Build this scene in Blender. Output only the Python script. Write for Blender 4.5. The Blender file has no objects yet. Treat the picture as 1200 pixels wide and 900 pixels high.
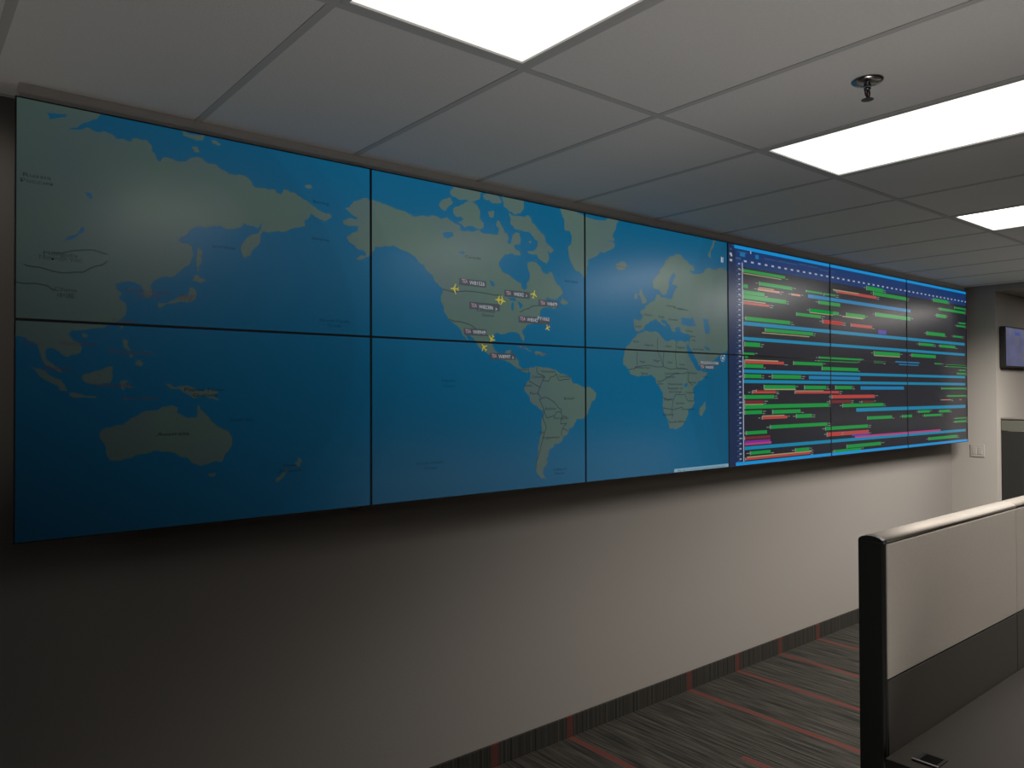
import bpy, bmesh, math, random
from mathutils import Vector, Matrix
from mathutils.geometry import tessellate_polygon
random.seed(7)
SC = bpy.context.scene
COL = SC.collection

# ------------------------------------------------------------------ camera
def make_camera():
    yaw, pitch, roll = 0.6873, 0.0130, -0.0040
    fw = Vector((math.sin(yaw)*math.cos(pitch), math.cos(yaw)*math.cos(pitch), math.sin(pitch)))
    rt = Vector((math.cos(yaw), -math.sin(yaw), 0)); up = rt.cross(fw)
    r2 = rt*math.cos(roll) + up*math.sin(roll); u2 = up*math.cos(roll) - rt*math.sin(roll)
    cam = bpy.data.cameras.new('camera'); cam.sensor_width = 36; cam.lens = 36*897.12/1200
    cam.clip_start = .02
    o = bpy.data.objects.new('camera', cam); COL.objects.link(o)
    m = Matrix((r2, u2, -fw)).transposed().to_4x4(); m.translation = (-0.304, -2.915, 1.782)
    o.matrix_world = m
    SC.camera = o
make_camera()

# ------------------------------------------------------------------ world, exposure
w = bpy.data.worlds.new('world'); SC.world = w; w.use_nodes = True
w.node_tree.nodes['Background'].inputs[0].default_value = (.9, .95, 1, 1)
w.node_tree.nodes['Background'].inputs[1].default_value = .012
SC.view_settings.view_transform = 'Standard'; SC.view_settings.look = 'None'
SC.view_settings.exposure = 0; SC.view_settings.gamma = 1; SC.view_settings.use_curve_mapping = False
SC.cycles.max_bounces = 8; SC.cycles.diffuse_bounces = 5; SC.cycles.glossy_bounces = 3
SC.cycles.sample_clamp_indirect = 4
SC.cycles.use_denoising = True

WARM = (1, .935, .86)
# recessed fixtures: x of the left edge, y row start, lamp watts, lamp spread (deg), glow of the diffuser
FIXTURES = [(.542, -1.2, 0, 110, .95), (2.371, -1.2, 27, 110, 1.4), (4.200, -1.2, 48, 125, 4.0), (6.029, -1.2, 140, 150, 8.0),
            (4.200, -3.638, 25, 160, 0.9)]
NOOK_WATTS = 14
# added fill lamps lighting the ceiling from below and beside the picture: x, y, z, spread, watts
FILL_UPLIGHTS = [(1.3, -2.5, .06, 112, 7.6), (6.4, -1.5, .3, 120, 1.6), (-.8, -.45, 1.3, 150, 1.5)]
# added spot left of the picture, brightening the wall's edge: place, aim, watts
WALL_FILL = ((-.48, -.34, 2.70), (-.02, 0, 2.25), 5.0)
CEIL = 2.742

# ------------------------------------------------------------------ materials
MATS = {}
def mat(name, col, rough=.6, metal=0., spec=.5, noise=None, bump=None, emit=None):
    if name in MATS: return MATS[name]
    m = bpy.data.materials.new(name); m.use_nodes = True; nt = m.node_tree
    b = nt.nodes['Principled BSDF']
    b.inputs['Base Color'].default_value = (*col, 1); b.inputs['Roughness'].default_value = rough
    b.inputs['Metallic'].default_value = metal; b.inputs['Specular IOR Level'].default_value = spec
    tc = nt.nodes.new('ShaderNodeTexCoord')
    if noise:
        sc, amt = noise
        n = nt.nodes.new('ShaderNodeTexNoise'); n.inputs['Scale'].default_value = sc; n.inputs['Detail'].default_value = 4
        nt.links.new(tc.outputs['Object'], n.inputs['Vector'])
        mx = nt.nodes.new('ShaderNodeMix'); mx.data_type = 'RGBA'
        mx.inputs[6].default_value = (*[c*(1-amt) for c in col], 1); mx.inputs[7].default_value = (*[min(1, c*(1+amt)) for c in col], 1)
        nt.links.new(n.outputs[0], mx.inputs[0]); nt.links.new(mx.outputs[2], b.inputs['Base Color'])
    if bump:
        sc, st = bump
        n = nt.nodes.new('ShaderNodeTexNoise'); n.inputs['Scale'].default_value = sc; n.inputs['Detail'].default_value = 5
        nt.links.new(tc.outputs['Object'], n.inputs['Vector'])
        bp = nt.nodes.new('ShaderNodeBump'); bp.inputs['Strength'].default_value = st; bp.inputs['Distance'].default_value = .004
        nt.links.new(n.outputs[0], bp.inputs['Height']); nt.links.new(bp.outputs[0], b.inputs['Normal'])
    if emit:
        b.inputs['Emission Color'].default_value = (*emit[0], 1); b.inputs['Emission Strength'].default_value = emit[1]
    MATS[name] = m
    return m

def picture_mat(name, c1, c2=None, night_and_falloff=True, k=1.0, scale=9):
    """What a display shows: emission under the matte front of the display. The map pictures get a
    painted light falloff toward the lower left (and the twilight bands of the tracker)."""
    if name in MATS: return MATS[name]
    m = mat(name, (.004, .004, .005), rough=.26, spec=.5); nt = m.node_tree; b = nt.nodes['Principled BSDF']
    b.inputs['IOR'].default_value = 1.75
    L = nt.links.new
    geo = nt.nodes.new('ShaderNodeNewGeometry'); sep = nt.nodes.new('ShaderNodeSeparateXYZ'); L(geo.outputs['Position'], sep.inputs[0])
    def mth(op, a, bb=None, c=None):
        n = nt.nodes.new('ShaderNodeMath'); n.operation = op
        for i, v in enumerate((a, bb, c)):
            if v is None: continue
            if isinstance(v, (int, float)): n.inputs[i].default_value = v
            else: L(v, n.inputs[i])
        return n.outputs[0]
    if c2:
        n = nt.nodes.new('ShaderNodeTexNoise'); n.inputs['Scale'].default_value = scale; n.inputs['Detail'].default_value = 5
        L(geo.outputs['Position'], n.inputs['Vector'])
        rp = nt.nodes.new('ShaderNodeMapRange'); rp.inputs[1].default_value = .35; rp.inputs[2].default_value = .65
        L(n.outputs[0], rp.inputs[0])
        mx = nt.nodes.new('ShaderNodeMix'); mx.data_type = 'RGBA'
        mx.inputs[6].default_value = (*c1, 1); mx.inputs[7].default_value = (*c2, 1)
        L(rp.outputs[0], mx.inputs[0]); L(mx.outputs[2], b.inputs['Emission Color'])
    else: b.inputs['Emission Color'].default_value = (*c1, 1)
    if night_and_falloff:
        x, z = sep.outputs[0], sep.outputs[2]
        u = mth('ADD', mth('MULTIPLY', x, FALLOFF_X), mth('MULTIPLY', mth('SUBTRACT', z, 1.334), FALLOFF_Z))
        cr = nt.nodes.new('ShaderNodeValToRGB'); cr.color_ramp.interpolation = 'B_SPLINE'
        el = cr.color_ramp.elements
        for i, (p, v) in enumerate(FALLOFF_RAMP):
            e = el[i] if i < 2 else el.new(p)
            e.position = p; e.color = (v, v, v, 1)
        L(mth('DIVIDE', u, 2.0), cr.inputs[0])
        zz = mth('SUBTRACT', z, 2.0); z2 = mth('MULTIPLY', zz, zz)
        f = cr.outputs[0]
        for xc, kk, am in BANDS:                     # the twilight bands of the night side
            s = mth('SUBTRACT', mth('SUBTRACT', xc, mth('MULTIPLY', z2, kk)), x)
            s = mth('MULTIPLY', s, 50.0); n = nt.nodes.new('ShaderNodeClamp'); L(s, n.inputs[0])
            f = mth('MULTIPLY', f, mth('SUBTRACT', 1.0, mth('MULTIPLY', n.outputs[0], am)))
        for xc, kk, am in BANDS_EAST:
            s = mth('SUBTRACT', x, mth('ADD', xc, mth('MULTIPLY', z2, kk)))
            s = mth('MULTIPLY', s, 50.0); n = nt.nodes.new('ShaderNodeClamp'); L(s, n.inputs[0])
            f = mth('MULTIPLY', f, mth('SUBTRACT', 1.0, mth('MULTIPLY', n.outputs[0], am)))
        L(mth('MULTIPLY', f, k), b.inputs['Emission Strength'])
    else: b.inputs['Emission Strength'].default_value = k
    return m
FALLOFF_X, FALLOFF_Z = 1/2.4, 1/1.6  # lower-left light falloff painted into the map's emission
FALLOFF_RAMP = [(0, .07), (.12, .15), (.27, .33), (.42, .55), (.56, .82), (.72, 1.0), (1, 1.0)]
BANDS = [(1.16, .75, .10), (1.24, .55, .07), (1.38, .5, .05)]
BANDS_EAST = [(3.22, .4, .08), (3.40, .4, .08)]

RED_X0, RED_P = 1.942, .495
def carpet_mat():
    m = bpy.data.materials.new('striped_carpet'); m.use_nodes = True; nt = m.node_tree; L = nt.links.new
    b = nt.nodes['Principled BSDF']; b.inputs['Roughness'].default_value = .95; b.inputs['Specular IOR Level'].default_value = .1
    geo = nt.nodes.new('ShaderNodeNewGeometry'); sep = nt.nodes.new('ShaderNodeSeparateXYZ'); L(geo.outputs['Position'], sep.inputs[0])
    def mth(op, a, bb=None):
        n = nt.nodes.new('ShaderNodeMath'); n.operation = op
        for i, v in enumerate((a, bb)):
            if v is None: continue
            if isinstance(v, (int, float)): n.inputs[i].default_value = v
            else: L(v, n.inputs[i])
        return n.outputs[0]
    def vec(a, bb):
        n = nt.nodes.new('ShaderNodeCombineXYZ')
        for i, v in enumerate((a, bb)):
            if isinstance(v, (int, float)): n.inputs[i].default_value = v
            else: L(v, n.inputs[i])
        return n.outputs[0]
    x, y = sep.outputs[0], sep.outputs[1]
    n1 = nt.nodes.new('ShaderNodeTexNoise'); n1.inputs['Scale'].default_value = 1; n1.inputs['Detail'].default_value = 3
    L(vec(mth('MULTIPLY', x, 70.0), mth('MULTIPLY', y, 3.0)), n1.inputs['Vector'])
    cr = nt.nodes.new('ShaderNodeValToRGB'); e = cr.color_ramp.elements
    e[0].position = .36; e[0].color = (.010, .010, .009, 1); e[1].position = .66; e[1].color = (.040, .037, .031, 1)
    L(n1.outputs[0], cr.inputs[0])
    cx = mth('FLOOR', mth('DIVIDE', mth('SUBTRACT', x, RED_X0), RED_P))
    wn = nt.nodes.new('ShaderNodeTexWhiteNoise'); wn.noise_dimensions = '1D'; L(cx, wn.inputs['W'])
    # red yarn: a narrow column at a steady pitch, broken along its length
    per = mth('FRACT', mth('DIVIDE', mth('SUBTRACT', x, RED_X0), RED_P))
    redcol = mth('MULTIPLY', mth('LESS_THAN', per, .043/RED_P), 1.0)
    cy = mth('FLOOR', mth('ADD', mth('DIVIDE', y, .85), mth('MULTIPLY', wn.outputs['Value'], 97.0)))
    wn2 = nt.nodes.new('ShaderNodeTexWhiteNoise'); wn2.noise_dimensions = '2D'; L(vec(cx, cy), wn2.inputs['Vector'])
    seg = mth('GREATER_THAN', wn2.outputs['Value'], .22)
    red = mth('MULTIPLY', mth('MULTIPLY', redcol, seg), .75)
    mx = nt.nodes.new('ShaderNodeMix'); mx.data_type = 'RGBA'; mx.inputs[7].default_value = (.080, .023, .019, 1)
    L(red, mx.inputs[0]); L(cr.outputs[0], mx.inputs[6]); L(mx.outputs[2], b.inputs['Base Color'])
    n3 = nt.nodes.new('ShaderNodeTexNoise'); n3.inputs['Scale'].default_value = 260
    L(geo.outputs['Position'], n3.inputs['Vector'])
    bp = nt.nodes.new('ShaderNodeBump'); bp.inputs['Strength'].default_value = .6; bp.inputs['Distance'].default_value = .004
    L(n3.outputs[0], bp.inputs['Height']); L(bp.outputs[0], b.inputs['Normal'])
    return m

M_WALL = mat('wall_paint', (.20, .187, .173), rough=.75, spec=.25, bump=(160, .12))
M_WALL_LIT = mat('wall_paint_light', (.33, .306, .278), rough=.75, spec=.25, bump=(160, .12))  # same wall paint, lightened in colour to stand in for light
M_CEIL = mat('ceiling_tile', (.74, .73, .72), rough=.95, spec=.1, noise=(90, .05), bump=(140, .5))
M_TEE = mat('tee_paint', (.50, .495, .485), rough=.55, spec=.4)
M_CARPET = carpet_mat()
M_BLACK = mat('black_plastic', (.016, .0165, .016), rough=.42, noise=(30, .1))
M_BEZEL = mat('bezel_black', (.006, .006, .008), rough=.5)
M_METAL = mat('dark_steel', (.10, .10, .10), rough=.45, metal=.9)

# ------------------------------------------------------------------ mesh helpers
def add_box(bm, x0, x1, y0, y1, z0, z1, bev=0, seg=2):
    r = bmesh.ops.create_cube(bm, size=1)
    vs = r['verts']
    for v in vs: v.co = ((x0+x1)/2 + v.co.x*(x1-x0), (y0+y1)/2 + v.co.y*(y1-y0), (z0+z1)/2 + v.co.z*(z1-z0))
    if bev:
        es = list({e for v in vs for e in v.link_edges})
        bmesh.ops.bevel(bm, geom=es, offset=bev, segments=seg, affect='EDGES', profile=.5)
def add_cyl(bm, c, r, h, axis='Z', n=24, r2=None):
    m = Matrix.Translation(c)
    if axis == 'Y': m = m @ Matrix.Rotation(math.pi/2, 4, 'X')
    if axis == 'X': m = m @ Matrix.Rotation(math.pi/2, 4, 'Y')
    bmesh.ops.create_cone(bm, cap_ends=True, segments=n, radius1=r, radius2=r if r2 is None else r2, depth=h, matrix=m)
def add_lathe(bm, c, prof, n=28):
    rings = []
    for r, z in prof:
        rings.append([bm.verts.new((c[0]+r*math.cos(2*math.pi*i/n), c[1]+r*math.sin(2*math.pi*i/n), c[2]+z)) for i in range(n)])
    for a, b in zip(rings, rings[1:]):
        for i in range(n): bm.faces.new((a[i], a[(i+1) % n], b[(i+1) % n], b[i]))
    bm.faces.new(rings[0]); bm.faces.new(rings[-1])
def add_tube(bm, pts, r, n=8):
    pts = [Vector(p) for p in pts]; prev = None
    for i, p in enumerate(pts):
        d = (pts[min(i+1, len(pts)-1)] - pts[max(i-1, 0)]).normalized()
        a = d.orthogonal().normalized() if prev is None else (prev - d*prev.dot(d)).normalized()
        prev = a; b = d.cross(a)
        ring = [bm.verts.new(p + a*r*math.cos(2*math.pi*k/n) + b*r*math.sin(2*math.pi*k/n)) for k in range(n)]
        if i:
            for k in range(n): bm.faces.new((last[k], last[(k+1) % n], ring[(k+1) % n], ring[k]))
        else: bm.faces.new(ring[::-1])
        last = ring
    bm.faces.new(last)
def obj(name, bm, m, parent=None, smooth=False, org=None):
    bmesh.ops.recalc_face_normals(bm, faces=bm.faces)
    me = bpy.data.meshes.new(name)
    if org is not None: bmesh.ops.translate(bm, verts=bm.verts, vec=-Vector(org))
    bm.to_mesh(me); bm.free()
    for mm in (m if isinstance(m, list) else [m]): me.materials.append(mm)
    if smooth:
        for p in me.polygons: p.use_smooth = True
    o = bpy.data.objects.new(name, me); COL.objects.link(o)
    loc = Vector(org) if org is not None else Vector((0, 0, 0))
    if parent:
        o.parent = parent; loc = loc - WORLD.get(parent.name, Vector((0, 0, 0)))
    o.location = loc
    WORLD[o.name] = (WORLD.get(parent.name, Vector((0, 0, 0))) if parent else Vector((0, 0, 0))) + loc
    return o
WORLD = {}
def box(name, m, parent, x0, x1, y0, y1, z0, z1, bev=0, label=None):
    bm = bmesh.new(); c = ((x0+x1)/2, (y0+y1)/2, (z0+z1)/2)
    add_box(bm, x0, x1, y0, y1, z0, z1, bev)
    o = obj(name, bm, m, parent, org=c)
    if label: o['label'] = label
    return o
def thing(name, label, cat, loc, group=None):
    o = bpy.data.objects.new(name, None); COL.objects.link(o); o.location = loc; o.empty_display_size = .1
    o['label'] = label; o['category'] = cat
    if group: o['group'] = group
    WORLD[o.name] = Vector(loc)
    return o
def struct(o, label=None):
    o['kind'] = 'structure'
    if label: o['label'] = label
    return o

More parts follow.
